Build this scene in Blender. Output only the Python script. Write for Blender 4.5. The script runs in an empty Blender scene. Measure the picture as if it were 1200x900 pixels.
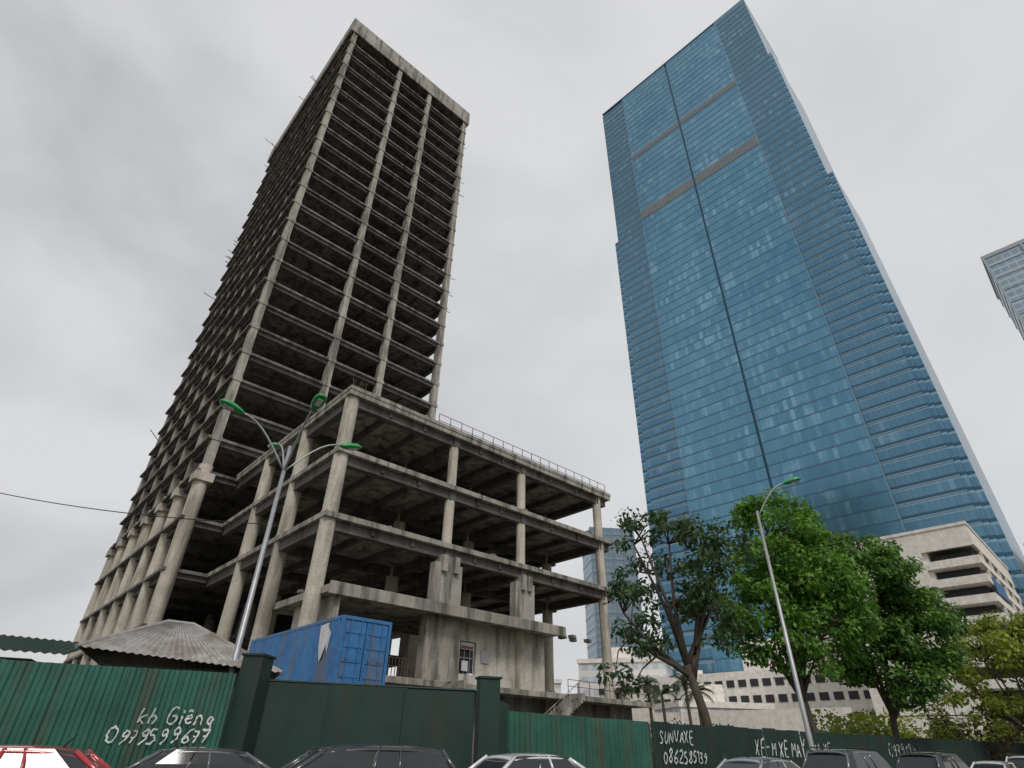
import bpy, math, random
from mathutils import Vector, Matrix
random.seed(7)
scene=bpy.context.scene
R=math.radians

# ---------------------------------------------------------------- builder
class MB:
    def __init__(s): s.v=[];s.f=[];s.m=[]
    def face(s,pts,m=0):
        b=len(s.v); s.v+= [tuple(p) for p in pts]; s.f.append(tuple(range(b,b+len(pts)))); s.m.append(m)
    def box(s,x0,x1,y0,y1,z0,z1,m=0):
        b=len(s.v)
        s.v+=[(x0,y0,z0),(x1,y0,z0),(x1,y1,z0),(x0,y1,z0),(x0,y0,z1),(x1,y0,z1),(x1,y1,z1),(x0,y1,z1)]
        for q in ((0,3,2,1),(4,5,6,7),(0,1,5,4),(1,2,6,5),(2,3,7,6),(3,0,4,7)):
            s.f.append(tuple(b+i for i in q)); s.m.append(m)
    def obox(s,c,ax,ay,az,m=0):
        c=Vector(c);ax=Vector(ax);ay=Vector(ay);az=Vector(az);b=len(s.v)
        for sz in(-1,1):
            for sx,sy in((-1,-1),(1,-1),(1,1),(-1,1)): s.v.append(tuple(c+ax*sx+ay*sy+az*sz))
        for q in ((0,3,2,1),(4,5,6,7),(0,1,5,4),(1,2,6,5),(2,3,7,6),(3,0,4,7)):
            s.f.append(tuple(b+i for i in q)); s.m.append(m)
    def tube(s,pts,rad,n=8,m=0,cap=True):
        pts=[Vector(p) for p in pts]; b=len(s.v)
        if not isinstance(rad,(list,tuple)): rad=[rad]*len(pts)
        for i,p in enumerate(pts):
            d=(pts[min(i+1,len(pts)-1)]-pts[max(i-1,0)]).normalized()
            a=Vector((0,0,1)) if abs(d.z)<.9 else Vector((1,0,0))
            u=d.cross(a).normalized(); w=d.cross(u)
            for k in range(n):
                t=2*math.pi*k/n
                s.v.append(tuple(p+(u*math.cos(t)+w*math.sin(t))*rad[i]))
        for i in range(len(pts)-1):
            for k in range(n):
                k2=(k+1)%n
                s.f.append((b+i*n+k,b+(i+1)*n+k,b+(i+1)*n+k2,b+i*n+k2)); s.m.append(m)
        if cap:
            s.f.append(tuple(b+k for k in range(n))); s.m.append(m)
            e=b+(len(pts)-1)*n
            s.f.append(tuple(e+k for k in reversed(range(n)))); s.m.append(m)
    def cyl(s,x,y,z0,z1,r,n=14,m=0): s.tube([(x,y,z0),(x,y,z1)],r,n,m)
    def obj(s,name,mats,parent=None,smooth=False,bevel=0,loc=None,rz=0):
        me=bpy.data.meshes.new(name); me.from_pydata(s.v,[],s.f)
        if not isinstance(mats,(list,tuple)): mats=[mats]
        for mt in mats: me.materials.append(mt)
        me.polygons.foreach_set('material_index',s.m)
        if smooth: me.polygons.foreach_set('use_smooth',[True]*len(s.f))
        me.update()
        o=bpy.data.objects.new(name,me); scene.collection.objects.link(o)
        if parent: o.parent=parent
        if loc: o.location=loc
        o.rotation_euler[2]=rz
        if bevel:
            bm=o.modifiers.new('b','BEVEL'); bm.width=bevel; bm.segments=2; bm.limit_method='ANGLE'
        return o
def empty(name,loc=(0,0,0),rz=0):
    e=bpy.data.objects.new(name,None); scene.collection.objects.link(e)
    e.location=loc; e.rotation_euler[2]=rz; e.empty_display_size=.5; return e

# ---------------------------------------------------------------- materials
def newmat(name):
    m=bpy.data.materials.new(name); m.use_nodes=True
    nt=m.node_tree; return m,nt,nt.nodes['Principled BSDF']
def N(nt,t,**k):
    n=nt.nodes.new(t)
    for a,b in k.items(): setattr(n,a,b)
    return n
def mathn(nt,op,a,b=None,c=None):
    n=N(nt,'ShaderNodeMath',operation=op)
    for i,x in enumerate((a,b,c)):
        if x is None: continue
        if isinstance(x,(int,float)): n.inputs[i].default_value=x
        else: nt.links.new(x,n.inputs[i])
    return n.outputs[0]
def mixc(nt,f,a,b):
    n=N(nt,'ShaderNodeMix',data_type='RGBA')
    if isinstance(f,(int,float)): n.inputs[0].default_value=f
    else: nt.links.new(f,n.inputs[0])
    for i,x in ((6,a),(7,b)):
        if isinstance(x,tuple): n.inputs[i].default_value=(*x[:3],1)
        else: nt.links.new(x,n.inputs[i])
    return n.outputs[2]
def noise(nt,scale,detail=4,stretch=(1,1,1),rough=.6,coord='Object'):
    tc=N(nt,'ShaderNodeTexCoord'); mp=N(nt,'ShaderNodeMapping'); mp.inputs['Scale'].default_value=stretch
    n=N(nt,'ShaderNodeTexNoise'); n.inputs['Scale'].default_value=scale; n.inputs['Detail'].default_value=detail; n.inputs['Roughness'].default_value=rough
    nt.links.new(tc.outputs[coord],mp.inputs[0]); nt.links.new(mp.outputs[0],n.inputs[0]); return n.outputs['Fac']
def ramp(nt,f,a,b):
    n=N(nt,'ShaderNodeMapRange'); n.inputs[1].default_value=a; n.inputs[2].default_value=b; nt.links.new(f,n.inputs[0]); return n.outputs[0]
def mottled(name,c1,c2,c3=None,scale=.5,rough=.85,streak=True,bump=.15,metal=0,fine=6,amt=.85,lo=.48,hi=.68):
    m,nt,p=newmat(name)
    col=mixc(nt,ramp(nt,noise(nt,scale,2),.35,.65),c1,c2)
    if c3:
        f=noise(nt,1.1,3,(1,1,.14) if streak else (1,1,1))
        col=mixc(nt,mathn(nt,'MULTIPLY',ramp(nt,f,lo,hi),amt),col,c3)
    fn=noise(nt,fine,3)
    hs=N(nt,'ShaderNodeHueSaturation'); nt.links.new(col,hs.inputs['Color']); nt.links.new(mathn(nt,'MULTIPLY_ADD',fn,.8,.6),hs.inputs['Value'])
    nt.links.new(hs.outputs[0],p.inputs['Base Color']); p.inputs['Roughness'].default_value=rough; p.inputs['Metallic'].default_value=metal
    if bump:
        b=N(nt,'ShaderNodeBump'); b.inputs['Strength'].default_value=bump; b.inputs['Distance'].default_value=.05
        nt.links.new(fn,b.inputs['Height']); nt.links.new(b.outputs[0],p.inputs['Normal'])
    return m
def plain(name,c,rough=.6,metal=0,coat=0):
    m,nt,p=newmat(name)
    col=mixc(nt,ramp(nt,noise(nt,3,2),.3,.7),c,tuple(x*.8 for x in c))
    nt.links.new(col,p.inputs['Base Color']); p.inputs['Roughness'].default_value=rough; p.inputs['Metallic'].default_value=metal
    p.inputs['Coat Weight'].default_value=coat
    return m
concrete=mottled('concrete',(.40,.375,.33),(.27,.252,.22),(.065,.06,.054),scale=.35,lo=.45,hi=.64)
concrete_col=mottled('concrete_column',(.56,.515,.43),(.42,.385,.32),(.16,.145,.12),scale=.4,amt=.75,lo=.46,hi=.66)
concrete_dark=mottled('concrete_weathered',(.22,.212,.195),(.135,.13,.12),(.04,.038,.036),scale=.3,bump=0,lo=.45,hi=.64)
concrete_in=mottled('concrete_interior_shaded',(.12,.115,.105),(.08,.076,.072),(.04,.038,.035),scale=.3,bump=0)  # gloom of the open floors painted in, darker than the outer concrete
concrete_tcol=mottled('tower_column_concrete',(.42,.395,.345),(.30,.28,.245),(.10,.095,.085),scale=.35,bump=0,lo=.45,hi=.64)
plaster=mottled('plaster',(.58,.55,.49),(.47,.445,.39),(.17,.16,.14),scale=.6)
whitewall=mottled('white_cladding',(.80,.76,.70),(.75,.71,.65),(.64,.60,.54),scale=.08,bump=0,fine=1,amt=.5)
dark=plain('dark_opening',(.025,.027,.03),.5)  # near-black sheet colour, stands for the shade inside openings
asphalt=mottled('asphalt',(.055,.055,.057),(.04,.04,.042),(.03,.03,.03),scale=.3,streak=False)
dirt=mottled('dirt',(.16,.13,.09),(.10,.09,.06),(.06,.08,.03),scale=.1,streak=False,bump=0)
paving=mottled('paving',(.25,.23,.21),(.19,.18,.17),(.12,.11,.1),scale=.7,streak=False)
kerbm=mottled('kerb_stone',(.35,.34,.32),(.28,.27,.26))
paintw=plain('road_paint',(.75,.75,.72),.7)
fence_teal=mottled('green_sheet',(.025,.125,.09),(.016,.09,.063),(.06,.065,.045),scale=.7,rough=.5,bump=.05,fine=2,lo=.5)
fence_dark=mottled('dark_green_sheet',(.006,.034,.024),(.004,.025,.018),(.02,.026,.02),scale=.7,rough=.55,bump=.05,fine=2)
rustm=mottled('rusty_steel',(.12,.07,.045),(.07,.05,.04),(.03,.02,.02),scale=3,bump=0)
sheetgrey=mottled('grey_sheet',(.36,.35,.33),(.26,.25,.24),(.14,.10,.07),scale=.8,rough=.5,amt=.7)
steel=plain('galvanised_steel',(.40,.41,.42),.45,.6)
green_lamp=plain('green_lamp_shell',(.015,.32,.08),.4,0,.3)
lens=plain('lamp_lens',(.75,.75,.7),.3)
spray=mottled('white_spray_paint',(.72,.74,.72),(.6,.62,.6),(.3,.36,.32),scale=2,rough=.8,streak=False,bump=0,fine=9,amt=.7,lo=.5)
cont=mottled('container_blue',(.035,.17,.40),(.025,.13,.32),(.14,.13,.12),scale=.8,rough=.5,bump=.05,fine=3,lo=.52)
bark=mottled('bark',(.09,.07,.05),(.055,.045,.035),(.03,.025,.02),scale=3)
bronze=mottled('bronze_louvre',(.27,.245,.215),(.22,.20,.175),None,scale=.2,rough=.5,bump=0)
signblue=plain('blue_sign',(.05,.18,.38),.5)
rubber=plain('rubber',(.02,.02,.02),.8)
chrome=plain('chrome',(.6,.6,.6),.2,1)
carglass=plain('car_glass',(.03,.036,.04),.05)
redl=plain('tail_lamp',(.35,.01,.01),.25)

def facade(name,c1,c2,cl,cdark,pitch=4.4,cell=1.5,metal=.75,rough=.22,line=.10,vline=.07,patch=.02,light=.9,var=.6,lmix=.35,stripe=0):
    m,nt,p=newmat(name)
    tc=N(nt,'ShaderNodeTexCoord'); sp=N(nt,'ShaderNodeSeparateXYZ'); nt.links.new(tc.outputs['Object'],sp.inputs[0])
    u=mathn(nt,'DIVIDE',mathn(nt,'ADD',sp.outputs[0],sp.outputs[1]),cell)
    w=mathn(nt,'DIVIDE',sp.outputs[2],pitch)
    cb=N(nt,'ShaderNodeCombineXYZ'); nt.links.new(mathn(nt,'FLOOR',u),cb.inputs[0]); nt.links.new(mathn(nt,'FLOOR',w),cb.inputs[1])
    wn=N(nt,'ShaderNodeTexWhiteNoise',noise_dimensions='2D'); nt.links.new(cb.outputs[0],wn.inputs['Vector'])
    cb2=N(nt,'ShaderNodeCombineXYZ'); nt.links.new(mathn(nt,'FLOOR',w),cb2.inputs[1]); nt.links.new(mathn(nt,'FLOOR',mathn(nt,'DIVIDE',u,9)),cb2.inputs[0])
    wn2=N(nt,'ShaderNodeTexWhiteNoise',noise_dimensions='2D'); nt.links.new(cb2.outputs[0],wn2.inputs['Vector'])
    big=ramp(nt,noise(nt,patch,3,(1,1,.5)),.35,.68)
    f=mathn(nt,'ADD',mathn(nt,'MULTIPLY',big,.55),mathn(nt,'MULTIPLY',mathn(nt,'ADD',mathn(nt,'MULTIPLY',wn.outputs[0],.5),mathn(nt,'MULTIPLY',wn2.outputs[0],.5)),var))
    col=mixc(nt,f,c1,c2)
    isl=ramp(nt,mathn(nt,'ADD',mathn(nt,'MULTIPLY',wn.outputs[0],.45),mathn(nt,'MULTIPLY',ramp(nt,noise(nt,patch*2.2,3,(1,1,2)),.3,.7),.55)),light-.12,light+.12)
    col=mixc(nt,mathn(nt,'MULTIPLY',isl,lmix),col,cl)  # lighter cells: window reflections painted into the base colour
    ln=mathn(nt,'MAXIMUM',mathn(nt,'LESS_THAN',mathn(nt,'FRACT',w),line),mathn(nt,'MULTIPLY',mathn(nt,'LESS_THAN',mathn(nt,'FRACT',u),vline),.6))
    col=mixc(nt,ln,col,cdark)
    if stripe:
        col=mixc(nt,mathn(nt,'MULTIPLY',mathn(nt,'GREATER_THAN',mathn(nt,'FRACT',w),.84),stripe),col,cl)
    nt.links.new(col,p.inputs['Base Color']); p.inputs['Metallic'].default_value=metal; p.inputs['Roughness'].default_value=rough
    return m
glass_main=facade('blue_curtain_glass',(.085,.215,.33),(.155,.335,.455),(.33,.56,.68),(.08,.17,.25),light=.75,lmix=.45,var=.75)  # blue lightened, some distance haze is put into the tint
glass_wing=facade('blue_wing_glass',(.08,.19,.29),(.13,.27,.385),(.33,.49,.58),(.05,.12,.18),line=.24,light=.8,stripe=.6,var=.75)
glass_far=facade('hazed_tower_glass',(.33,.50,.64),(.46,.61,.73),(.62,.70,.76),(.58,.66,.72),pitch=3.8,cell=3,metal=0,rough=.5,line=.3,vline=.15)  # paled on purpose: distance haze painted into the glass colours
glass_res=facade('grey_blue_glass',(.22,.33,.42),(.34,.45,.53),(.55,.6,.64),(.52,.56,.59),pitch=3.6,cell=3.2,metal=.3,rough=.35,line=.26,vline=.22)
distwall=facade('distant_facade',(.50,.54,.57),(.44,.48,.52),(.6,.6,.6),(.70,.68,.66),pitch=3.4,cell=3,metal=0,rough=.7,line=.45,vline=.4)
mull=plain('mullion',(.10,.19,.26),.4,.5)
mull2=plain('wing_fin',(.25,.35,.42),.4,.4)

def leafmat(name,c1,c2):
    m,nt,p=newmat(name)
    f=ramp(nt,noise(nt,.75,1),.35,.65)
    g=N(nt,'ShaderNodeNewGeometry')
    col=mixc(nt,f,c1,c2)
    hs=N(nt,'ShaderNodeHueSaturation'); nt.links.new(col,hs.inputs['Color'])
    nt.links.new(mathn(nt,'MULTIPLY_ADD',g.outputs['Random Per Island'],.9,.6),hs.inputs['Value'])
    nt.links.new(hs.outputs[0],p.inputs['Base Color']); p.inputs['Roughness'].default_value=.55
    tr=N(nt,'ShaderNodeBsdfTranslucent'); nt.links.new(hs.outputs[0],tr.inputs[0])
    mx=N(nt,'ShaderNodeMixShader'); mx.inputs[0].default_value=.45
    nt.links.new(p.outputs[0],mx.inputs[1]); nt.links.new(tr.outputs[0],mx.inputs[2])
    nt.links.new(mx.outputs[0],nt.nodes['Material Output'].inputs[0]); return m
leaf_dark=leafmat('leaf_dark',(.05,.095,.04),(.085,.145,.05))
leaf_green=leafmat('leaf_green',(.085,.20,.03),(.18,.36,.05))
leaf_mid=leafmat('leaf_mid',(.07,.165,.03),(.14,.28,.045))
leaf_yel=leafmat('leaf_yellow_green',(.20,.28,.035),(.31,.36,.05))
palm_m=leafmat('palm_leaf',(.06,.09,.045),(.09,.12,.06))

# ---------------------------------------------------------------- unfinished building
B=empty('unfinished_concrete_tower',(-12.9,37.9,0),R(42))
lv=[15.5,20.55,25.6]
slab=MB();cols=MB();beams=MB();tcols=MB()
pxs=[.62,11.1,19.5,31.0]; pys=[.75,8.6,16.8]
for z in lv:
    slab.box(0,32.6,0,24.95,z-.42,z)
    slab.box(24.75,32.6,24.98,58,z-.42,z)
    for y in pys: beams.box(.3,32.2,y-.3,y+.3,z-1.15,z-.40)
    for x in pxs: beams.box(x-.3,x+.3,.32,24.9,z-1.22,z-.40)
    for x in (4.1,7.6,13.9,16.7,23.3,27.2): beams.box(x-.15,x+.15,.32,24.9,z-.9,z-.40)
slab.box(-.05,32.65,-.06,.22,25.6,25.95)
slab.box(-.05,.2,.25,24.9,25.6,25.95)
for x in pxs:
    for y in pys:
        r=.56 if (x<1 or y>1) else .42
        if x>30 and y<1: r=.46
        cols.cyl(x,y,0,25.3,r,18)
        for z in lv[:2]: cols.cyl(x,y,z-.02,z+.12,r+.05,18)
for y in (25.4,33,41,49,57): cols.cyl(31,y,0,25.3,.5,14)
slab.box(.9,23.2,-1.1,9.0,9.95,10.45)
slab.box(.85,23.25,-1.15,-.95,9.8,10.6)
slab.box(-.6,34.0,-1.6,24.9,5.0,5.4)
# tower
X0,X1,Y0,Y1=-3.9,24.7,25.0,65.0
txs=[-3.1,7.3,14.7,24.1]; tys=[25.55+i*(64.3-25.55)/6 for i in range(7)]
nf=24; ztop=118.9; fh=(ztop-25.6)/nf
levels=[5.4,10.45,15.5,20.55]+[25.6+fh*i for i in range(nf+1)]
tslab=MB()
for i,z in enumerate(levels):
    j=random.uniform(-.08,.08)
    tslab.box(X0+j,X1+random.uniform(-.05,.05),Y0+(0.01 if z<26 else random.uniform(-.05,.05)),Y1,z-.30,z)
    for x in txs: beams.box(x-.25,x+.25,Y0+.5,Y1-.3,z-.85,z-.28)
    for y in tys: beams.box(X0+.8,X1-.4,y-.25,y+.25,z-.80,z-.28)
    for x in (1.6,10.8,19.3): beams.box(x-.12,x+.12,Y0+.9,Y1-.6,z-.6,z-.28)
for x in txs:
    for y in tys:
        cols.cyl(x,y,0,26.2,.72,16)
        (tcols).box(x-.42,x+.42,y-.42 if y>26 else y-.62,y+.42,26.2,ztop-.1)
        if y<26 or x<0: cols.box(x-.95,x+.95,y-.95,y+.95,24.3,25.2)
for x in txs:
    for i in range(5,len(levels)-1):
        z=levels[i]; tcols.box(x-.5,x+.5,24.84,25.3,z-.42,z+.1)
par=MB(); zp=ztop-.6
par.box(X0-.35,X1+.35,Y0-.35,Y0,zp,122.6); par.box(X0-.35,X0,Y0,Y1,zp,122.6)
par.box(X1,X1+.35,Y0,Y1,zp,122.6); par.box(X0-.35,X1+.35,Y1,Y1+.35,zp,122.6)
par.box(6,15,38,52,ztop,124)
core=MB()
for (a,b,c,d) in ((8,8.3,36,54),(14,14.3,36,54),(8.3,14,36,36.3),(8.3,14,53.7,54),(8.3,14,45,45.3),(19.3,19.6,30,42),(1.8,2.1,46,60)):
    core.box(a,b,c,d,0,ztop-.3)
for i in range(4,len(levels)-1):
    z=levels[i]
    for k in range(6):
        x=random.uniform(0,20); y=random.uniform(30,58)
        if random.random()<.5: core.box(x,x+.15,y,y+random.uniform(2,5),z,z+fh*.8)
        else: core.box(x,x+random.uniform(2,5),y,y+.15,z,z+random.uniform(1.2,fh*.8))
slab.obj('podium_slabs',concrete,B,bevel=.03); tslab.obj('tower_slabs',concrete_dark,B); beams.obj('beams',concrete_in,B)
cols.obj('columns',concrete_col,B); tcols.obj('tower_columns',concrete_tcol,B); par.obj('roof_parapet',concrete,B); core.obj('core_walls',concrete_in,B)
w=MB()
for (a,b) in ((9.8,12.5),(18.45,20.7)):
    w.box(a,b,.15,.95,10.45,13.9); w.box(a+.5,b-.5,.2,1.0,13.9,14.5)
    w.box(a+.55,a+1.0,-.15,.13,13.2,14.5); w.box(b-.95,b-.5,-.15,.13,13.2,14.5)
w.box(9.4,12.7,.1,.95,0,9.94)
w.box(2.2,9.38,5.5,5.8,5.4,9.94); w.box(1.6,2.0,-.6,5.6,5.4,9.94)
w.obj('piers',concrete,B,bevel=.03)
w=MB()
w.box(14.9,22.6,.9,1.2,5.4,9.94); w.box(12.7,13.2,.9,1.2,5.4,9.94); w.box(13.2,14.9,.9,1.2,8.6,9.94); w.box(13.2,14.9,.9,1.2,5.4,6.3)
w.box(22.35,22.6,1.2,8,5.4,9.94)
w.obj('plaster_walls',plaster,B)
w=MB(); w.box(13.3,14.8,1.1,1.15,6.4,8.5); w.box(3.0,4.2,5.42,5.48,5.4,7.6); w.box(5.6,8,5.42,5.48,6.3,8.2)  # black panels, painted shade of door and windows
w.obj('window_shade_panels',dark,B)
w=MB()
for k in range(3): w.box(13.25+k*.55,13.3+k*.55,1.0,1.08,6.3,8.6)
w.box(13.2,14.9,1.0,1.08,7.4,7.46); w.box(15.4,16.2,.82,.88,7.2,8.1)
w.obj('window_frame',steel,B)
w=MB(); w.box(-.2,33.6,0.3,.6,0,5.0); w.box(-.2,.1,.6,24,0,5.0); w.obj('basement_wall',concrete_dark,B)
w=MB(); w.box(13.35,14.6,.84,.89,8.0,8.5,0); w.box(13.4,14.55,.82,.838,8.05,8.25,1); w.box(13.5,14.1,.84,.89,6.5,7.2,0)
w.obj('notice_board',[plain('notice_white',(.6,.6,.62)),plain('notice_red',(.35,.08,.06))],B)
st=MB(); n=30
for i in range(n): st.box(14+i*.3,14.31+i*.3,-3.2,-1.65,max(0,i*.18-.35),(i+1)*.18)
for i in range(0,n,3): st.cyl(14.1+i*.3,-3.15,i*.18,i*.18+1.1,.025,6)
st.tube([(14,-3.15,1.15),(23,-3.15,6.5)],.03,6)
for i in range(10): st.box(8.0+i*.28,8.29+i*.28,-3.2,-1.65,3.6+i*.18-.3,3.6+(i+1)*.18)
st.obj('stairs',concrete,B)
rl=MB()
def railing(x0,x1,y,z,h=1.1,step=1.6,r=.03):
    k=int((x1-x0)/step)
    for i in range(k+1):
        x=x0+i*(x1-x0)/k; rl.cyl(x,y,z,z+h,r,5)
    for q in (.55,1.0): rl.tube([(x0,y,z+h*q),(x1,y,z+h*q)],r*.85,5)
railing(9,32.4,.5,25.6,1.5,1.3,.035); railing(1,7.5,-1.4,5.4,1.1,.25); railing(23,33.8,-1.4,5.4,1.1,1.2)
for i in range(22):
    z=random.choice(levels[6:]); y=random.uniform(30,62)
    rl.tube([(X0+.3,y,z+.1),(X0-random.uniform(1,3.2),y+random.uniform(-.4,.4),z+random.uniform(.3,1.8))],.06,5)
for i in range(8):
    z=random.choice(levels[8:])
    rl.tube([(X1-.3,26,z+.1),(X1+random.uniform(.8,1.6),25.8,z+random.uniform(.1,.8))],.05,5)
for i in range(9): rl.tube([(.3+i*.14,.35+.1*(i%3),25.9),(.3+i*.14+random.uniform(-.3,.3),.4,26.9)],.02,4)
# hanging cables / props on the open podium floors
for i in range(14):
    x=random.uniform(2,30); y=random.uniform(.5,6); z=random.choice([25.2,20.1,15.1])
    rl.tube([(x,y,z),(x+random.uniform(-.2,.2),y,z-random.uniform(.6,2.2))],.02,4)
rl.obj('railings_and_rods',rustm,B)
w=MB()
for i in range(90):
    z=random.choice([10.6,15.5,20.55,5.4]); x=random.uniform(1,31); y=random.uniform(.1,4)
    s=random.uniform(.08,.35); w.obox((x,y,z+s*.5),(s,s*.3,0),(-.2*s,s,0),(0,.1*s,s*.5))
w.obj('rubble',concrete_dark,B)

# ---------------------------------------------------------------- blue glass skyscraper
S=empty('glass_skyscraper',(54.7,207,0),R(-45.5))
g=MB(); g.box(15.8,46.0,0,50,0,345); g.box(47.0,78.7,0,50,0,345); g.obj('main_glass',glass_main,S)
g=MB()
g.box(0,15.8,.7,46,0,345); g.box(78.7,95.6,.7,44,0,347.5)
g.box(-2.8,0,2,42,0,231); g.box(95.6,97.0,1.4,42,0,290); g.box(97.0,98.8,2.4,38,0,196)
g.obj('wing_glass',glass_wing,S)
g=MB(); g.box(46.0,47.0,.9,49,0,344); 
for i in range(78):
    z=4.4*(i+1)
    if abs(z-236)<4 or abs(z-285)<3: continue
    g.box(15.9,45.9,-.05,.02,z-.08,z+.08); g.box(47.1,78.6,-.05,.02,z-.08,z+.08)
g.obj('mullions',mull,S)
g=MB()
for i in range(78):
    z=4.4*(i+1)
    g.box(.05,15.7,.5,.72,z-.2,z+.2); g.box(78.8,95.6,.5,.72,z-.2,z+.2)
g.box(78.55,78.75,-.1,.7,0,345.5); g.box(15.75,15.95,-.1,.7,0,345.5)
g.obj('wing_fins',mull2,S)
g=MB()
for zc,hh in ((236,3.2),(285,1.9)):
    for k in range(56):
        x=16.1+k*1.12
        if 45.3<x<47.1: continue
        g.box(x,x+.62,-.22,-.05,zc-hh,zc+hh)
    g.box(16,45.9,-.12,.03,zc-hh*.9,zc+hh*.9,1); g.box(47.1,78.5,-.12,.03,zc-hh*.9,zc+hh*.9,1)
g.obj('louvres',[bronze,mull],S)
g=MB(); g.box(-.1,95.7,.6,46,347.5,348.2); g.obj('roof_cap',mull2,S)

# parking podium
P=empty('parking_podium_building',(90.4,107,0),R(-45.5))
w=MB(); H=40.5
w.box(-26,-9,0,70,0,H); w.box(-9,0,0,.8,36.5,H); 
w.box(-9,-8.2,.8,70,0,H) ; w.box(-.6,0,.8,70,36.5,H)
fl=[36.5-3.5*i for i in range(11)]
for z in fl:
    w.box(-9,0,0,.5,z-3.5,z-2.0); w.box(-.5,0,.5,70,z-3.5,z-2.0)
    w.box(-9,-.5,.5,70,z-3.7,z-3.5)
w.box(-9,-.01,.1,70,H-1.5,H-.6)
w.box(-26.2,.2,-.2,70,H,H+.6)
for y in range(6,70,9): w.box(-.45,-.02,y,y+1,0,36.5)
w.box(-110,-26.02,12,60,0,19); w.box(-60,-26.02,20,60,19,27)
w.box(-112,-26,-14,-13.7,0,9); 
w.obj('walls',whitewall,P)
w=MB()
w.box(-8.1,-1,2.5,69,0,36)  # black filler block paints the shade of the parking decks behind the slots
for z in (4,8,12,15.5):
    for k in range(26): w.box(-108+k*3.1,-106+k*3.1,11.85,11.98,z,z+1.6)
for z in (8,15.5,23): w.box(-26.5,-9.5,-.04,-.01,z,z+.15)
for x in (-22,-17.5,-13): w.box(x,x+.12,-.04,-.012,0,H-.2)
w.obj('dark_panels',dark,P)
w=MB(); w.box(.02,.25,4,16,28,31); w.box(.02,.25,26,36,24,26.6)
w.obj('signs',signblue,P)
Q=empty('white_annex_building',(90.4+47,107+40,0),R(-45.5))
w=MB(); w.box(0,70,0,40,0,50)
w.obj('walls',whitewall,Q)
w=MB()
for z in range(6,46,6): w.box(6,70,-.15,-.03,z,z+2.4)  # flat dark strips, shade of the window bands put in as colour
w.obj('dark_panels',dark,Q)

# other towers
def gtower(name,loc,rz,wd,dp,h,mat,bmat,crown=True):
    e=empty(name,loc,rz); m=MB(); m.box(0,wd,0,dp,0,h); m.obj('glass',mat,e)
    m=MB()
    for k in range(int(h/7.6)): m.box(-.25,wd+.25,-.25,dp+.25,k*7.6+7.0,k*7.6+7.5)
    if crown: m.box(-.5,wd+.5,-.5,dp+.5,h,h+2); m.box(wd*.2,wd*.8,dp*.2,dp*.8,h+2,h+8)
    for k in range(5): m.box(wd*k/4-.4,wd*k/4+.4,-.6,-.02,0,h)
    m.obj('bands',bmat,e); return e
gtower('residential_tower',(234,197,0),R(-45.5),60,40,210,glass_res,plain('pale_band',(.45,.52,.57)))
gtower('distant_office_tower',(50,338,0),R(5),27,25,118,glass_far,plain('hazy_band',(.52,.62,.70)),False)  # band colour carries painted haze as well
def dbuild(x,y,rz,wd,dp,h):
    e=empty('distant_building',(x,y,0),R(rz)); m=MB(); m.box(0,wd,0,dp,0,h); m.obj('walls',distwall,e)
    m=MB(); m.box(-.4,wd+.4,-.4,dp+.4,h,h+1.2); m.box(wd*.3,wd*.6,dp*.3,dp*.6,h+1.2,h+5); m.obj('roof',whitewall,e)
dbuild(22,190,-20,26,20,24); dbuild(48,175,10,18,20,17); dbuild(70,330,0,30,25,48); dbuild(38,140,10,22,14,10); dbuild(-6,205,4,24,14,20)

# ---------------------------------------------------------------- ground, road
g=MB(); g.face([(-3000,-3000,0),(3000,-3000,0),(3000,3000,0),(-3000,3000,0)]); g.obj('ground',dirt)
RD=empty('road',(-3,8.5,0),R(34))
g=MB(); g.face([(-200,-14,.02),(300,-14,.02),(300,5.2,.02),(-200,5.2,.02)]); g.obj('asphalt_surface',asphalt,RD)
g=MB()
for k in range(-20,40): g.face([(k*6,-5,.026),(k*6+3,-5,.026),(k*6+3,-4.85,.026),(k*6,-4.85,.026)])
g.obj('lane_markings',paintw,RD)
g=MB(); g.box(-200,300,5.2,5.4,0,.14); g.box(-200,300,-14.2,-14,0,.14); g.obj('kerbs',kerbm,RD)
g=MB(); g.box(-200,300,5.4,7.4,0,.135); g.box(-200,300,-20,-14.2,0,.135); g.obj('pavement',paving)
bpy.data.objects['pavement'].location=(-3,8.5,0); bpy.data.objects['pavement'].rotation_euler[2]=R(34)

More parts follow.
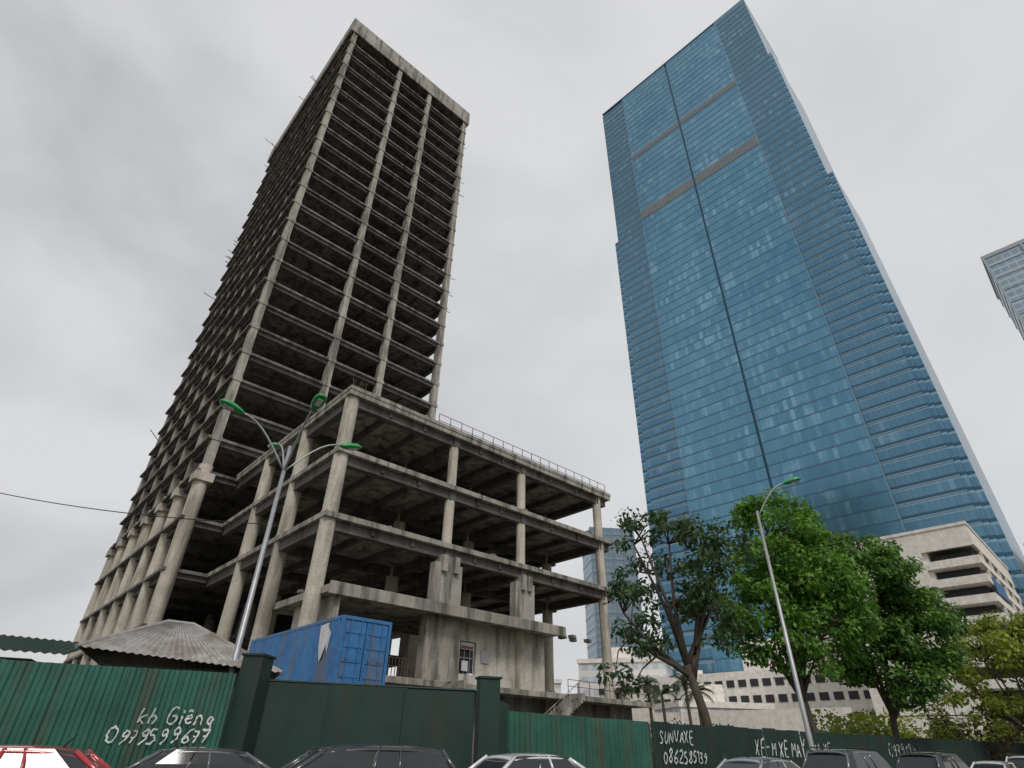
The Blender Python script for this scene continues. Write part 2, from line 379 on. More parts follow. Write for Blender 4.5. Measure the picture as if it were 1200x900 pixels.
# ---------------------------------------------------------------- fences
def corr(mb,p0,p1,z0,z1,pitch=.22,amp=.022,m=0):
    p0=Vector((*p0,0));p1=Vector((*p1,0)); d=p1-p0; L=d.length; d/=L; nrm=Vector((d.y,-d.x,0))
    prof=[(0,0),(.35,0),(.5,1),(.85,1)]
    pts=[];k=0
    while k*pitch<L:
        for a,b in prof:
            t=k*pitch+a*pitch
            if t<L: pts.append(p0+d*t+nrm*(b*amp*2))
        k+=1
    pts.append(p1)
    b=len(mb.v)
    for p in pts: mb.v.append((p.x,p.y,z0)); mb.v.append((p.x,p.y,z1))
    for i in range(len(pts)-1): mb.f.append((b+2*i,b+2*i+2,b+2*i+3,b+2*i+1)); mb.m.append(m)
def fence(name,pts,h,mat,panel,flat=False,capr=True,jit=.03):
    e=empty(name); m=MB(); fr=MB()
    for a,b in zip(pts[:-1],pts[1:]):
        a=Vector(a);b=Vector(b);L=(b-a).length;n=max(1,round(L/panel)); d=(b-a)/L; nr=Vector((-d.y,d.x))
        for i in range(n):
            p=a+d*(L*i/n);q=a+d*(L*(i+1)/n-.02); hh=h+random.uniform(-jit,jit)
            off=nr*random.uniform(-.03,.03)
            if flat:
                c=(p+q)/2; m.obox((c.x,c.y,hh/2),Vector((d.x,d.y,0))*(q-p).length/2,Vector((nr.x,nr.y,0))*.02,(0,0,hh/2))
                fr.obox((p.x-nr.x*.03,p.y-nr.y*.03,hh/2),(d.x*.03,d.y*.03,0),(nr.x*.03,nr.y*.03,0),(0,0,hh/2+.02),1)
            else: corr(m,p+off,q+off+d*.05,0.05,hh)
            pp=p+nr*.08; fr.obox((pp.x,pp.y,h/2),(.03,0,0),(0,.03,0),(0,0,h/2-.05))
        for zz in (.5,h*.55,h-.15):
            pa=a+nr*.08;pb=b+nr*.08; fr.tube([(pa.x,pa.y,zz),(pb.x,pb.y,zz)],.025,4)
        if flat: fr.tube([(a.x,a.y,h+.02),(b.x,b.y,h+.02)],.035,4,1)
    m.obj('sheets',mat,e); fr.obj('frame',[rustm,mat],e); return e
fA=fence('corrugated_fence',[(-30,4.2),(-10.5,13.05),(-6.45,14.98)],2.92,fence_teal,1.1)
fB=fence('sheet_fence',[(-6.35,15.9),(-.85,17.75)],2.86,fence_dark,1.83,True)
fC=fence('corrugated_fence',[(0.05,20.0),(5.4,24.6)],2.5,fence_teal,1.1,jit=.03)
fD=fence('corrugated_fence',[(5.5,24.7),(16,33.2),(29,41.7),(44,51)],2.5,fence_dark,1.1,jit=.05)
gp=MB(); gp.obox((-.5,17.95,1.6),(.28,.09,0),(-.06,.2,0),(0,0,1.6)); gp.obox((-.5,17.95,3.22),(.32,.1,0),(-.08,.24,0),(0,0,.03)); gp.obj('fence_gate_post',fence_dark,bevel=.01)
gp=MB(); gp.obox((-6.2,15.55,1.68),(.02,.32,0),(.25,.0,0),(0,0,1.68)); gp.obox((-6.2,15.55,3.38),(.03,.36,0),(.28,0,0),(0,0,.03)); gp.obj('fence_corner_post',fence_dark,bevel=.01)
gp=MB(); corr(gp,(-.2,18.2),(.05,20),0.05,2.7); gp.obj('fence_return_panel',fence_dark)
G={'0':[[(.3,1),(.05,.75),(.02,.3),(.25,0),(.5,.2),(.55,.7),(.3,1)]],'1':[[(.1,.8),(.3,1),(.28,0)]],
'2':[[(.05,.8),(.3,1),(.5,.75),(.3,.4),(.02,.02),(.55,.05)]],'3':[[(.05,.9),(.4,1),(.45,.7),(.2,.52),(.5,.35),(.4,.03),(.02,.08)]],
'5':[[(.5,1),(.12,.97),(.08,.58),(.4,.58),(.5,.25),(.3,0),(.02,.08)]],'6':[[(.45,1),(.12,.6),(.04,.2),(.3,0),(.5,.2),(.35,.45),(.08,.35)]],
'7':[[(.02,.95),(.52,1),(.2,0)],[(.1,.5),(.45,.52)]],'8':[[(.3,.52),(.08,.8),(.3,1),(.48,.8),(.28,.5),(.04,.2),(.3,0),(.52,.22),(.3,.52)]],
'9':[[(.48,.75),(.25,.5),(.06,.75),(.3,1),(.48,.8),(.45,.3),(.2,0)]],'k':[[(.05,1.05),(.05,0)],[(.45,.65),(.07,.3),(.5,0)]],
'h':[[(.05,1.05),(.03,0)],[(.05,.4),(.25,.6),(.4,.4),(.42,0)]],'G':[[(.55,.85),(.3,1),(.04,.6),(.1,.1),(.4,0),(.58,.25),(.55,.45),(.3,.45)]],
'i':[[(.15,.6),(.15,0)],[(.15,.8),(.17,.85)]],'e':[[(.05,.32),(.42,.36),(.35,.6),(.1,.5),(.06,.15),(.25,0),(.45,.1)],[(.1,.75),(.25,.95),(.4,.75)]],
'n':[[(.05,.6),(.05,0)],[(.05,.4),(.25,.6),(.4,.4),(.42,0)]],'g':[[(.42,.5),(.2,.6),(.05,.3),(.25,.05),(.42,.3),(.42,.55),(.4,-.25),(.2,-.4),(.03,-.25)]],
'S':[[(.5,.85),(.25,1),(.06,.75),(.45,.35),(.3,0),(.02,.12)]],'U':[[(.04,1),(.05,.2),(.28,0),(.5,.2),(.52,1)]],'N':[[(.04,0),(.06,1),(.48,.02),(.52,1)]],
'V':[[(.02,1),(.28,0),(.55,1)]],'A':[[(.02,0),(.28,1),(.55,0)],[(.12,.38),(.45,.4)]],'X':[[(.02,1),(.52,0)],[(.5,1),(.04,0)]],
'E':[[(.5,.98),(.06,1),(.05,0),(.5,.02)],[(.06,.52),(.4,.5)]],'M':[[(.02,0),(.06,1),(.3,.4),(.55,1),(.6,0)]],'R':[[(.04,0),(.06,1),(.45,.85),(.4,.55),(.06,.48),(.5,0)]],
'Y':[[(.02,1),(.28,.5),(.52,1)],[(.28,.5),(.26,0)]],'-':[[(.08,.5),(.42,.52)]],' ':[]}
def spraytext(parent,body,p,d,size,z,r,rise=0.0,amp=.085,seed=1):
    rnd=random.Random(seed); d=Vector((*d,0)).normalized(); n=Vector((d.y,-d.x,0)); mb=MB(); x=0
    for ch in body:
        sc=size*rnd.uniform(.85,1.15); oy=rnd.uniform(-.07,.07)*size; sl=rnd.uniform(.05,.3)
        for s in G.get(ch,[]):
            P=[]
            for i in range(len(s)-1):
                for q in (0,.33,.66): P.append((s[i][0]+(s[i+1][0]-s[i][0])*q,s[i][1]+(s[i+1][1]-s[i][1])*q))
            P.append(s[-1])
            P=[((P[max(i-1,0)][0]+P[i][0]*2+P[min(i+1,len(P)-1)][0])/4,(P[max(i-1,0)][1]+P[i][1]*2+P[min(i+1,len(P)-1)][1])/4) for i in range(len(P))]
            pts=[]
            for (a,b) in P:
                xx=x+(a+b*sl)*sc+rnd.gauss(0,.008); zz=z+oy+b*sc+rise*x+rnd.gauss(0,.008)
                pts.append(Vector((p[0],p[1],0))+d*xx+Vector((0,0,zz)))
            for a,b in zip(pts[:-1],pts[1:]):
                t=(b-a)
                if t.length<1e-4: continue
                t=t.normalized(); sd=t.cross(n).normalized()*r*rnd.uniform(.6,1.25)
                a2=a-t*r*.5+n*amp; b2=b+t*r*.5+n*(amp+rnd.uniform(0,.003))
                mb.face([a2-sd,b2-sd,b2+sd,a2+sd])
        x+=sc*(.38 if ch in 'i1 ' else .72)
    mb.obj('spray_lettering',spray,parent)
dA=(4.2,2.0)
spraytext(fA,'kh Gieng',(-8.0,14.24),dA,.32,1.84,.016,.03,seed=1); spraytext(fA,'0979599677',(-8.42,14.04),dA,.28,1.47,.015,.03,seed=2)
dD=(10.5,8.5)
spraytext(fD,'SUNVAXE',(5.75,24.9),dD,.44,1.80,.022,seed=3); spraytext(fD,'0862585139',(5.85,24.98),dD,.40,1.2,.022,seed=4)
spraytext(fD,'XE-M XE MAY RUA XE',(10.8,29.0),dD,.62,1.45,.03,seed=5); spraytext(fD,'0979S8XN-',(21.0,36.5),(13,8.5),.6,1.5,.03,seed=6)

# ---------------------------------------------------------------- sheds, container
E=empty('site_shed',(-10.6,18.2,0),R(25))
m=MB(); m.box(-.9,3.3,-1.0,2.8,0,3.3); m.obj('walls',fence_dark,E)
m=MB()
def roofq(mb,e0,e1,r0,r1,pitch=.2,amp=.02):
    e0,e1,r0,r1=map(Vector,(e0,e1,r0,r1)); n=max(2,int((e1-e0).length/(pitch/2))); b=len(mb.v)
    nr=(e1-e0).cross(r0-e0).normalized()
    for i in range(n+1):
        t=i/n; o=nr*(amp if i%2 else -amp); mb.v.append(tuple(e0.lerp(e1,t)+o)); mb.v.append(tuple(r0.lerp(r1,t)+o))
    for i in range(n): mb.f.append((b+2*i,b+2*i+2,b+2*i+3,b+2*i+1)); mb.m.append(0)
e0,e1,e2,e3=(-1.5,-1.5,3.62),(3.75,-1.5,3.3),(3.75,3.1,3.3),(-1.5,3.1,3.62)
r0,r1=(.2,.9,4.75),(1.0,.9,4.72)
roofq(m,e0,e1,r0,r1); roofq(m,e1,e2,r1,r1); roofq(m,e2,e3,r1,r0); roofq(m,e3,e0,r0,r0)
m.tube([r0,r1],.07,6); m.tube([e0,r0],.06,6); m.tube([e1,r1],.06,6)
m.obj('roof',sheetgrey,E)
E=empty('site_cabin',(-14.6,14.0,0),R(25))
m=MB(); m.box(-4,3.2,0,3,0,3.2); m.obj('walls',fence_dark,E); m=MB(); roofq(m,(-4.3,-.4,3.35),(3.9,-.4,3.3),(-4.3,3.3,4.2),(3.9,3.3,4.0)); m.obj('roof',fence_dark,E)
C=empty('shipping_container',(-7.0,25.5,0),R(42))
m=MB(); z0,z1,Wc,Lc=3.65,6.25,2.44,10.2
def ccor(pa,pb,za,zb,amp=.035,pitch=.28): corr(m,pa,pb,za,zb,pitch,amp)
ccor((.06,Lc-.1),(.06,.1),z0+.15,z1-.1); ccor((Wc-.06,.1),(Wc-.06,Lc-.1),z0+.15,z1-.1)
m.box(.02,Wc-.02,.08,Lc-.02,z0+.05,z0+.16); m.box(.05,Wc-.05,.1,Lc-.05,z1-.08,z1-.03)
for x in (0,Wc-.14):
    for y in (0,Lc-.14): m.box(x,x+.14,y,y+.14,z0,z1)
for x in (0,Wc-.1):
    m.box(x,x+.1,.14,Lc-.14,z0,z0+.15); m.box(x,x+.1,.14,Lc-.14,z1-.12,z1)
for y in (0,Lc-.12): m.box(.14,Wc-.14,y,y+.12,z0,z0+.16); m.box(.14,Wc-.14,y,y+.12,z1-.14,z1)
for a,b in ((.16,1.2),(1.24,2.28)):
    m.box(a,b,.05,.09,z0+.17,z1-.15)
    for k in range(4):
        zz=z0+.25+k*.56; m.box(a+.08,b-.08,.02,.06,zz,zz+.42)
m.obj('body',cont,C,bevel=.008)
m=MB()
for x in (.45,.95,1.5,2.0):
    m.cyl(x,-.01,z0+.1,z1-.08,.022,6); m.box(x-.06,x+.06,-.04,.03,z0+.9,z0+1.05)
m.obj('lock_rods',cont,C)
m=MB(); m.box(0.1,Wc-.1,.1,Lc-.1,0,3.62); m.obj('support_block',concrete_dark,C)
m=MB()
m.face([(-.045,1.9,6.0),(-.06,1.1,6.05),(-.05,1.05,5.3),(-.07,1.3,4.7),(-.05,1.5,4.5),(-.06,1.75,5.1)]); m.face([(-.055,1.1,5.9),(-.07,.75,5.6),(-.06,.9,4.8),(-.05,1.08,5.1)])
m.obj('torn_tarpaulin',plain('white_tarp',(.7,.7,.72)),C)

# ---------------------------------------------------------------- street lamps
def arc(p0,p1,n=7):
    p0=Vector(p0);p1=Vector(p1);o=[]
    for i in range(n+1):
        t=i/n; p=p0.lerp(p1,t); p.z=p0.z+(p1.z-p0.z)*math.sin(t*math.pi/2); o.append(p)
    return o
def head(mg,ml,p,d,L=.9):
    d=Vector(d).normalized(); s=Vector((-d.y,d.x,0)).normalized(); u=d.cross(s)
    if u.z<0:u=-u
    p=Vector(p)
    secs=[(0,.06,.05),(.12,.12,.10),(.4,.20,.16),(.75,.22,.16),(.95,.15,.09),(1,.04,.03)]
    n=10;b=len(mg.v)
    for t,wd,hh in secs:
        for k in range(n):
            a=math.pi*2*k/n; mg.v.append(tuple(p+d*(t*L)+s*(wd*math.cos(a))+u*(hh*max(math.sin(a),-.35))))
    for i in range(len(secs)-1):
        for k in range(n): mg.f.append((b+i*n+k,b+i*n+(k+1)%n,b+(i+1)*n+(k+1)%n,b+(i+1)*n+k)); mg.m.append(0)
    mg.f.append(tuple(b+k for k in range(n)));mg.m.append(0); e=b+(len(secs)-1)*n; mg.f.append(tuple(e+k for k in range(n)));mg.m.append(0)
    ml.obox(p+d*(L*.6)-u*.062,d*L*.2,s*.09,u*.02)
def lamp(loc,hp,arms):
    e=empty('street_lamp',loc); a=MB(); gg=MB(); l=MB()
    a.tube([(0,0,0),(0,0,.5),(0,0,hp)],[.13,.11,.06],10); a.box(-.2,.2,-.2,.2,0,.05); a.box(-.07,.07,-.16,-.1,.8,1.3)
    for (x,y,z,zs) in arms:
        pts=arc((0,0,zs),(x,y,z)); a.tube(pts,.035,6)
        d=Vector((x,y,0)).normalized()+Vector((0,0,.22)); head(gg,l,Vector((x,y,z))-d*.1,d)
    a.obj('pole',steel,e,smooth=True); gg.obj('lamp_heads',green_lamp,e,smooth=True); l.obj('lamp_lenses',lens,e)
lamp((-8.0,18.3,0),10.6,[(-1.5,-1.2,11.3,9.6),(1.15,-1.55,11.3,9.6),(1.45,1.3,11.3,9.6),(-1.1,1.35,11.3,9.6)])
lamp((11.75,25.4,0),11.2,[(1.5,-.35,12.5,10.9)])
m=MB(); pts=[]
A=Vector((-30,24,12.5)); Bp=Vector((-8.0,18.3,7.7))
for i in range(25):
    t=i/24; p=A.lerp(Bp,t); p.z-=1.2*4*t*(1-t)*.5; pts.append(p)
m.tube(pts,.018,5); m.obj('overhead_cable',rubber)
up=MB(); up.tube([(-30,24,0),(-30,24,12.8)],[.16,.1],8); up.box(-30.6,-29.4,23.95,24.05,12.3,12.4); up.obj('utility_pole',concrete)

# ---------------------------------------------------------------- cars
def car(name,loc,az,paint,kind='sedan',flip=False):
    e=empty(name,(*loc,0),R(90-az)+(math.pi if flip else 0))
    if kind=='sedan': L,Wd,Ht=4.5,1.78,1.47; hood,belt=.92,.98; gx=[-1.75,-1.0,.45,1.35]; tail=1.02
    elif kind=='hatch': L,Wd,Ht=4.0,1.72,1.57; hood,belt=.95,1.0; gx=[-1.92,-1.5,.35,1.2]; tail=1.0
    else: L,Wd,Ht=4.6,1.88,1.72; hood,belt=1.05,1.12; gx=[-2.2,-1.75,.4,1.25]; tail=1.1
    h=L/2
    secs=[(-h,.42,.72,.80),(-h+.06,.28,tail-.12,.9),(-h+.35,.22,tail-.03,.97),(gx[0],.2,tail,1),(-.3,.2,belt,1),(gx[3],.2,hood+.03,1),(h-.75,.22,hood-.06,.98),(h-.2,.26,hood-.2,.9),(h,.4,.6,.78)]
    m=MB(); rings=[]
    for x,zb,zt,k in secs:
        w=Wd/2*k
        ring=[(x,-w*.9,zb),(x,-w,zb+.15),(x,-w,zt-.28),(x,-w*.97,zt-.1),(x,-w*.86,zt),(x,0,zt+.03),(x,w*.86,zt),(x,w*.97,zt-.1),(x,w,zt-.28),(x,w,zb+.15),(x,w*.9,zb)]
        b=len(m.v); m.v+=ring; rings.append((b,len(ring)))
    for (b,n),(c,_) in zip(rings[:-1],rings[1:]):
        for k in range(n): k2=(k+1)%n; m.f.append((b+k,b+k2,c+k2,c+k)); m.m.append(0)
    m.f.append(tuple(range(rings[0][0]+10,rings[0][0]-1,-1)));m.m.append(0)
    m.f.append(tuple(range(rings[-1][0],rings[-1][0]+11)));m.m.append(0)
    o=m.obj('body',paint,e,smooth=True); sd=o.modifiers.new('s','SUBSURF'); sd.levels=2; sd.render_levels=2
    wb=Wd/2*.9; wt=Wd/2*.70; zb=belt-.08
    m=MB()
    bot=[(gx[0],-wb*.86,zb),(gx[0]+.35,-wb,zb),(gx[3]-.4,-wb,zb),(gx[3],-wb*.8,zb),(gx[3],wb*.8,zb),(gx[3]-.4,wb,zb),(gx[0]+.35,wb,zb),(gx[0],wb*.86,zb)]
    ta,tb=gx[1],gx[2]; zt=Ht-.045
    top=[(ta,-wt*.88,zt-.03),(ta+.25,-wt,zt),(tb-.25,-wt,zt),(tb,-wt*.85,zt-.05),(tb,wt*.85,zt-.05),(tb-.25,wt,zt),(ta+.25,wt,zt),(ta,wt*.88,zt-.03)]
    mid=[tuple(bot[i][k]*.42+top[i][k]*.58 for k in range(3)) for i in range(8)]
    mid=[(x*1.0,y*1.035,z) for x,y,z in mid]
    m.v+=bot+mid+top
    for a in (0,8):
        for i in range(8): j=(i+1)%8; m.f.append((a+i,a+j,a+8+j,a+8+i)); m.m.append(0)
    m.f.append(tuple(range(16,24)));m.m.append(0)
    m.obj('windows',carglass,e)
    m=MB(); nx,ny=13,11
    for i in range(nx):
        s=i/(nx-1); x=ta-.1+(tb-ta+.18)*s
        for j in range(ny):
            t=j/(ny-1)*2-1
            ww=(wt+.035)*(1-.13*abs(2*s-1)**4)
            z=Ht-.035*t*t-.075*abs(2*s-1)**2.5-.035*(abs(t)**8)
            m.v.append((x,ww*t,z))
    for i in range(nx-1):
        for j in range(ny-1): a=i*ny+j; m.f.append((a,a+ny,a+ny+1,a+1)); m.m.append(0)
    o=m.obj('roof',paint,e,smooth=True); so=o.modifiers.new('t','SOLIDIFY'); so.thickness=.05; so.offset=-1
    m=MB()
    for sgn in (-1,1):
        for k in (0,3):
            q=k if sgn<0 else 7-k
            m.tube([bot[q],mid[q],top[q]],[.055,.045,.04],6)
        for fx in (.33,.66):
            xb=bot[1][0]+(bot[2][0]-bot[1][0])*(.15+fx*.6); xt=top[1][0]+(top[2][0]-top[1][0])*(.1+fx*.75)
            m.tube([(xb,sgn*wb*1.0,zb),(xb*.42+xt*.58,sgn*(wb*.42+wt*.58)*1.035,(zb*.42+zt*.58)),(xt,sgn*wt,zt)],.028,5)
        m.tube([(bot[0][0]+.02,sgn*wb*.88,belt-.01),(bot[1][0],sgn*wb*1.01,belt),(bot[2][0],sgn*wb*1.01,belt-.02),(bot[3][0],sgn*wb*.82,hood)],.03,5)
    m.obj('pillars',paint,e,smooth=True)
    m=MB()
    for sgn in (-1,1): m.obox((gx[3]-.45,sgn*(Wd/2+.08),belt+.05),(.06,0,0),(0,.1,0),(0,0,.07)); m.obox((gx[3]-.45,sgn*(Wd/2-.02),belt),(.03,0,0),(0,.06,0),(0,0,.02))
    m.obj('mirrors',paint,e,bevel=.03)
    m=MB()
    for x in (-h+.85,h-.9):
        for sgn in (-1,1):
            m.tube([(x,sgn*(Wd/2-.2),.32),(x,sgn*(Wd/2+.01),.32)],.32,20)
            m.tube([(x,sgn*(Wd/2+.0),.32),(x,sgn*(Wd/2+.025),.32)],.2,12,1)
    m.obj('wheels',[rubber,chrome],e)
    m=MB()
    for sgn in (-1,1):
        m.obox((-h+.08,sgn*Wd*.36,tail-.22),(.05,0,0),(0,.16,0),(0,0,.08),0); m.obox((h-.14,sgn*Wd*.34,hood-.28),(.08,0,0),(0,.17,0),(0,0,.07),1)
    m.obox((-h-.01,0,.62),(.01,0,0),(0,.26,0),(0,0,.06),1); m.obox((h+.01,0,.42),(.01,0,0),(0,.26,0),(0,0,.06),1)
    m.obox((h-.02,0,.6),(.03,0,0),(0,.42,0),(0,0,.08),2)
    m.obj('lights_and_plates',[redl,lens,rubber],e,bevel=.01)
    m=MB(); m.tube([(ta+.25,0,Ht-.02),(ta+.12,0,Ht+.14)],[.02,.006],5)
    if kind=='suv':
        for sgn in (-1,1): m.tube([(ta+.2,sgn*wt*.92,Ht+.03),(tb-.15,sgn*wt*.92,Ht+.03)],.02,5)
    m.obj('antenna_and_rails',rubber,e)
def cpaint(n,c): return plain(n,c,.25,.1,1)
cr=cpaint('red_paint',(.42,.01,.015)); cb=cpaint('black_paint',(.03,.031,.036)); cw=cpaint('white_car_paint',(.76,.76,.75)); cg=cpaint('grey_paint',(.10,.105,.115)); cs=cpaint('silver_paint',(.35,.36,.37))
car('parked_car',(-7.2,9.6),65,cr,'sedan',True)
car('parked_car',(-5.6,13.2),65,cg,'sedan')
car('parked_car',(-2.6,10.75),65,cb,'hatch',True)
car('parked_car',(.75,14.9),57,cw,'sedan')
car('parked_car',(7.3,18.9),52,cs,'sedan')
car('parked_car',(11.5,22.0),52,cg,'suv')
car('parked_car',(17.0,26.3),52,cb,'suv')
car('parked_car',(22.3,30.4),52,cw,'sedan')
car('parked_car',(27.2,34.4),52,cw,'suv')
car('parked_car',(32.3,38.3),52,cs,'sedan')

# ---------------------------------------------------------------- trees
def tree(name,base,th,ells,ncl,nl,ls,mat,seed,tr=.2,clr=(.6,1.15),lean=(0,0)):
    rnd=random.Random(seed); e=empty(name,(*base,0),0)
    cl=[]; tot=sum(a[3]*a[4]*a[5] for a in ells)
    for a in ells:
        k=max(3,int(ncl*a[3]*a[4]*a[5]/tot))
        for _ in range(k):
            while True:
                v=Vector((rnd.uniform(-1,1),rnd.uniform(-1,1),rnd.uniform(-1,1)))
                if .05<v.length<1: break
            v=v.normalized()*(v.length**.45)
            cl.append(Vector((a[0]+v.x*a[3],a[1]+v.y*a[4],a[2]+v.z*a[5])))
    b=MB(); top=Vector((lean[0],lean[1],th))
    tp=[Vector((0,0,-.1)),Vector((lean[0]*.15,0,th*.25)),Vector((lean[0]*.5+.08,.05,th*.6)),top]
    b.tube(tp,[tr*1.35,tr,tr*.9,tr*.8],9)
    nodes=[(top,tr*.6)]
    for a in ells:
        for _ in range(3):
            t=Vector((a[0]+rnd.uniform(-.5,.5)*a[3],a[1]+rnd.uniform(-.5,.5)*a[4],a[2]+rnd.uniform(-.2,.5)*a[5]))
            st=top.lerp(tp[2],rnd.uniform(0,.5))
            md=st.lerp(t,.5)+Vector((rnd.uniform(-.3,.3),rnd.uniform(-.3,.3),-.1*(t-st).length*.5+.2))
            b.tube([st,st.lerp(md,.5)+Vector((0,0,.08)),md,t],[tr*.6,tr*.5,tr*.38,tr*.2],7)
            nodes+= [(md,tr*.3),(t,tr*.18),(md.lerp(t,.5),tr*.25)]
    for c in cl:
        n,r=min(nodes,key=lambda q:(q[0]-c).length+ (0 if q[0].z<c.z+.3 else 1.0))
        md=n.lerp(c,.5)+Vector((rnd.uniform(-.2,.2),rnd.uniform(-.2,.2),rnd.uniform(0,.25)))
        b.tube([n,md,c],[min(r,.06),.035,.012],5)
    b.obj('trunk_and_limbs',bark,e,smooth=True)
    V=[];F=[]
    for c in cl:
        cr=rnd.uniform(*clr); k=int(nl*(cr/1.0)**2*rnd.uniform(.7,1.2))
        sq=rnd.uniform(.55,.8)
        for _ in range(k):
            v=Vector((rnd.gauss(0,1),rnd.gauss(0,1),rnd.gauss(0,1))); v.normalize()
            rr=cr*(rnd.random()**.4)*(1 if rnd.random()>.08 else 1.3)
            p=c+Vector((v.x*rr,v.y*rr,v.z*rr*sq))
            nn=(v*.5+Vector((rnd.gauss(0,.5),rnd.gauss(0,.5),.6+rnd.gauss(0,.4)))).normalized()
            u=nn.cross(Vector((rnd.uniform(-1,1),rnd.uniform(-1,1),rnd.uniform(-.3,.3)))).normalized(); w=nn.cross(u)
            s=ls*rnd.uniform(.6,1.3); bb=len(V)
            V+= [tuple(p-u*s*.5),tuple(p+w*s*.26-u*s*.05),tuple(p+u*s*.5-nn*s*.1),tuple(p-w*s*.26-u*s*.05)]
            F.append((bb,bb+1,bb+2,bb+3))
    me=bpy.data.meshes.new('foliage'); me.from_pydata(V,[],F); me.materials.append(mat)
    o=bpy.data.objects.new('foliage',me); scene.collection.objects.link(o); o.parent=e
tree('broadleaf_tree',(9.9,30.9),5.2,[(-1.3,0,10.2,3.0,2.6,3.0),(-3.6,0,6.8,1.9,1.9,2.6),(1.4,0,11.2,2.0,2,2.0),(.8,0,7.8,1.9,1.5,2.2)],96,110,.33,leaf_dark,11,.24,(.5,1.0),(-.9,0))
tree('broadleaf_tree',(16.5,34.8),4.6,[(.4,0,12.3,3.0,2.9,3.8),(-2.3,-.3,8.2,2.0,2.2,2.6),(2.2,0,9.8,2.2,2.5,3.8),(0,-1,7,2.3,2,1.8)],150,200,.33,leaf_green,23,.22,(.65,1.15),(-.3,0))
tree('broadleaf_tree',(22.1,37.6),4.0,[(1.0,-.5,10.5,2.7,2.8,3.5),(2.9,-1,8.0,2.0,2.3,2.8),(-.8,0,8,1.9,2,2.8),(1.4,-.8,5.8,2.6,2.2,1.6)],130,200,.35,leaf_mid,37,.2,(.65,1.15),(.5,0))
tree('broadleaf_tree',(33.2,41.6),3.2,[(0,0,6.8,3.2,2.8,3.0),(3.2,-2,7.4,3,2.5,2.8),(-2.2,0,4.6,1.8,1.8,1.6)],100,160,.33,leaf_yel,51,.16,(.55,1.05),(.3,0))
tree('broadleaf_tree',(37.5,41.0),3.0,[(0,0,5.2,2.8,2.4,2.6),(2,-1,4.0,2.2,2,2.2)],55,150,.33,leaf_yel,77,.14,(.55,1.05),(.3,0))
def leafmass(name,spots,mat,nl,ls,seed):
    rnd=random.Random(seed);V=[];F=[]
    for (x,y,z,r,h) in spots:
        for _ in range(nl):
            v=Vector((rnd.gauss(0,1),rnd.gauss(0,1),rnd.gauss(0,1))).normalized()*(rnd.random()**.35)
            p=Vector((x+v.x*r,y+v.y*r,max(.05,z+v.z*h)))
            u=Vector((rnd.gauss(0,1),rnd.gauss(0,1),rnd.gauss(0,.7))).normalized(); w=u.cross(Vector((rnd.gauss(0,1),rnd.gauss(0,1),rnd.gauss(0,1)))).normalized()
            s=ls*rnd.uniform(.6,1.3);b=len(V); V+=[tuple(p-u*s*.5),tuple(p+w*s*.25),tuple(p+u*s*.5),tuple(p-w*s*.25)];F.append((b,b+1,b+2,b+3))
    me=bpy.data.meshes.new(name); me.from_pydata(V,[],F); me.materials.append(mat)
    o=bpy.data.objects.new(name,me); scene.collection.objects.link(o)
sp=[]
for i in range(22):
    t=i/21; x=20+26*t; y=40+16*t; sp.append((x+random.uniform(-1,1),y+random.uniform(-.5,1.5),random.uniform(1.6,3.2),random.uniform(1,1.6),random.uniform(1.2,2.2)))
leafmass('shrubs',sp,leaf_yel,380,.34,5)
sp=[(12+random.uniform(0,60),60+random.uniform(0,14)+i*1.5,2.2,random.uniform(1.5,2.6),random.uniform(1.6,2.6)) for i in range(14)]
leafmass('shrubs',sp,leaf_dark,400,.46,6)
sp=[(34+random.uniform(-3,6),44+random.uniform(-1,4),random.uniform(2,3.5),.9,2.2) for i in range(9)]
leafmass('dry_creepers',sp,leafmat('dry_leaf',(.10,.075,.04),(.15,.12,.06)),380,.32,8)
def palm(x,y,h,seed):
    rnd=random.Random(seed); e=empty('palm_tree',(x,y,0)); b=MB(); b.tube([(0,0,0),(.1,0,h*.5),(0,0,h)],[.22,.17,.14],8); b.obj('trunk',bark,e,smooth=True)
    m=MB()
    for k in range(18):
        a=rnd.uniform(0,6.28); el=rnd.uniform(-.1,1.2); L=rnd.uniform(2.0,2.8)
        pts=[]
        for i in range(8):
            t=i/7; r=L*t*math.cos(el)*(1-.1*t); z=L*t*math.sin(el)-1.5*t*t
            pts.append(Vector((r*math.cos(a),r*math.sin(a),h+z)))
        s=Vector((-math.sin(a),math.cos(a),0))
        for i in range(7):
            for sg in (-1,1):
                for q in (0,.5):
                    p=pts[i].lerp(pts[i+1],q); p2=pts[i].lerp(pts[i+1],q+.3); ll=.75*math.sin(math.pi*(.12+.85*(i+q)/7))
                    tip=p+s*sg*ll+(pts[i+1]-pts[i])*.8-Vector((0,0,.3*ll)); m.face([p,p2,tip])
        m.tube(pts,[.04]*7+[.01],4)
    m.obj('fronds',palm_m,e)
palm(14.8,66,7.4,1); palm(16.9,69,6.8,2); palm(19.0,67,7.8,3); palm(12.6,72,7.0,4); palm(21,70,7.2,5)

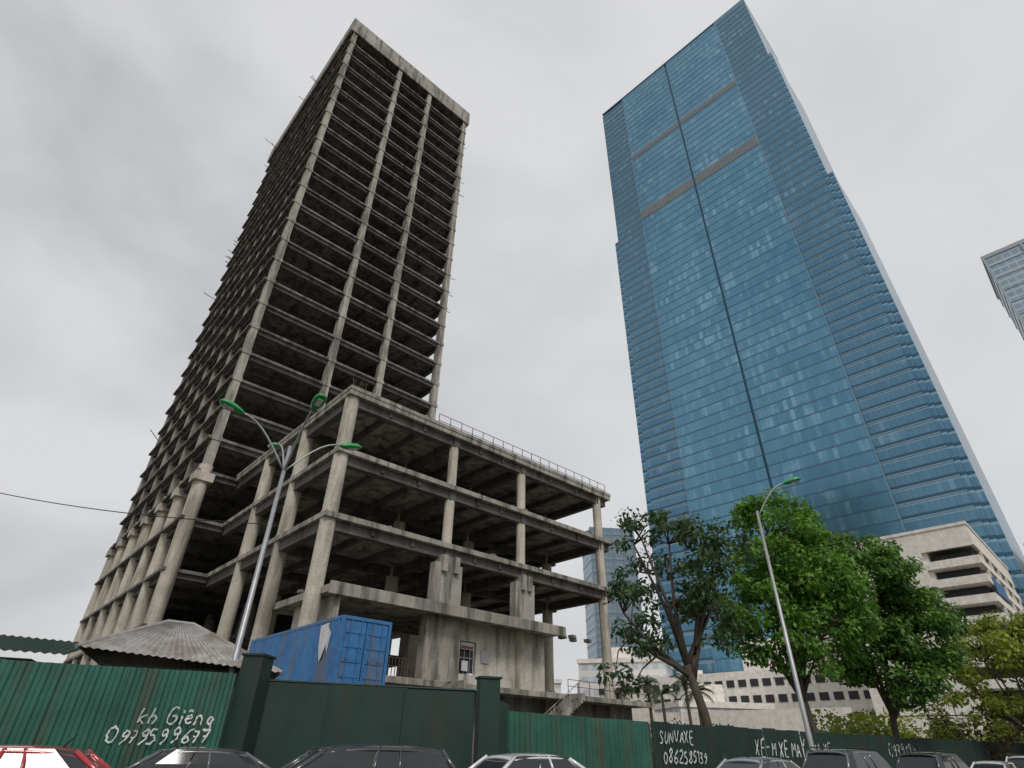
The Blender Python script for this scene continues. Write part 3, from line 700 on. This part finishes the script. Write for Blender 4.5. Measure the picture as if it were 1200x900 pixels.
# ---------------------------------------------------------------- light, world, camera
W=bpy.data.worlds.new('World'); scene.world=W; W.use_nodes=True; nt=W.node_tree; bg=nt.nodes['Background']
az,el=166,46
sky=N(nt,'ShaderNodeTexSky',sky_type='NISHITA'); sky.sun_disc=False; sky.sun_elevation=R(el); sky.sun_rotation=R(az); sky.dust_density=5
tc=N(nt,'ShaderNodeTexCoord')
mp=N(nt,'ShaderNodeMapping'); mp.inputs['Scale'].default_value=(1,1,1.8); mp.inputs['Location'].default_value=(3.1,.4,1.7); nt.links.new(tc.outputs['Generated'],mp.inputs[0])
n1=N(nt,'ShaderNodeTexNoise'); n1.inputs['Scale'].default_value=1.9; n1.inputs['Detail'].default_value=4; n1.inputs['Roughness'].default_value=.5; n1.inputs['Distortion'].default_value=.5; nt.links.new(mp.outputs[0],n1.inputs[0])
f=ramp(nt,n1.outputs[0],.36,.64)
cloud=mixc(nt,f,(4.7,4.78,4.95),(6.9,6.92,7.0))
sx=N(nt,'ShaderNodeSeparateXYZ'); nt.links.new(tc.outputs['Generated'],sx.inputs[0])
br=ramp(nt,mathn(nt,'SUBTRACT',mathn(nt,'MULTIPLY',sx.outputs[0],.6),mathn(nt,'MULTIPLY',sx.outputs[2],.35)),-.65,.1)
cloud=mixc(nt,mathn(nt,'MULTIPLY',br,.6),cloud,(7.2,7.25,7.35))
fin=mixc(nt,.94,sky.outputs[0],cloud)
nt.links.new(fin,bg.inputs[0]); bg.inputs[1].default_value=.105
sd=bpy.data.lights.new('sun','SUN'); sd.energy=1.4; sd.angle=R(14); sd.color=(1,.97,.92)
so=bpy.data.objects.new('sun',sd); scene.collection.objects.link(so)
dirv=Vector((math.sin(R(az))*math.cos(R(el)),math.cos(R(az))*math.cos(R(el)),math.sin(R(el))))
so.rotation_euler=(-dirv).to_track_quat('-Z','Y').to_euler(); so.location=dirv*100
cd=bpy.data.cameras.new('camera'); co=bpy.data.objects.new('camera',cd); scene.collection.objects.link(co)
cd.sensor_width=36; cd.lens=36*655/1200; cd.clip_end=6000; cd.clip_start=.05
M=Matrix.Rotation(R(123.2),4,'X')@Matrix.Rotation(R(1.14),4,'Z'); M.translation=Vector((0,0,1.52)); co.matrix_world=M
scene.camera=co
scene.view_settings.view_transform='Standard'; scene.view_settings.look='None'; scene.view_settings.exposure=0
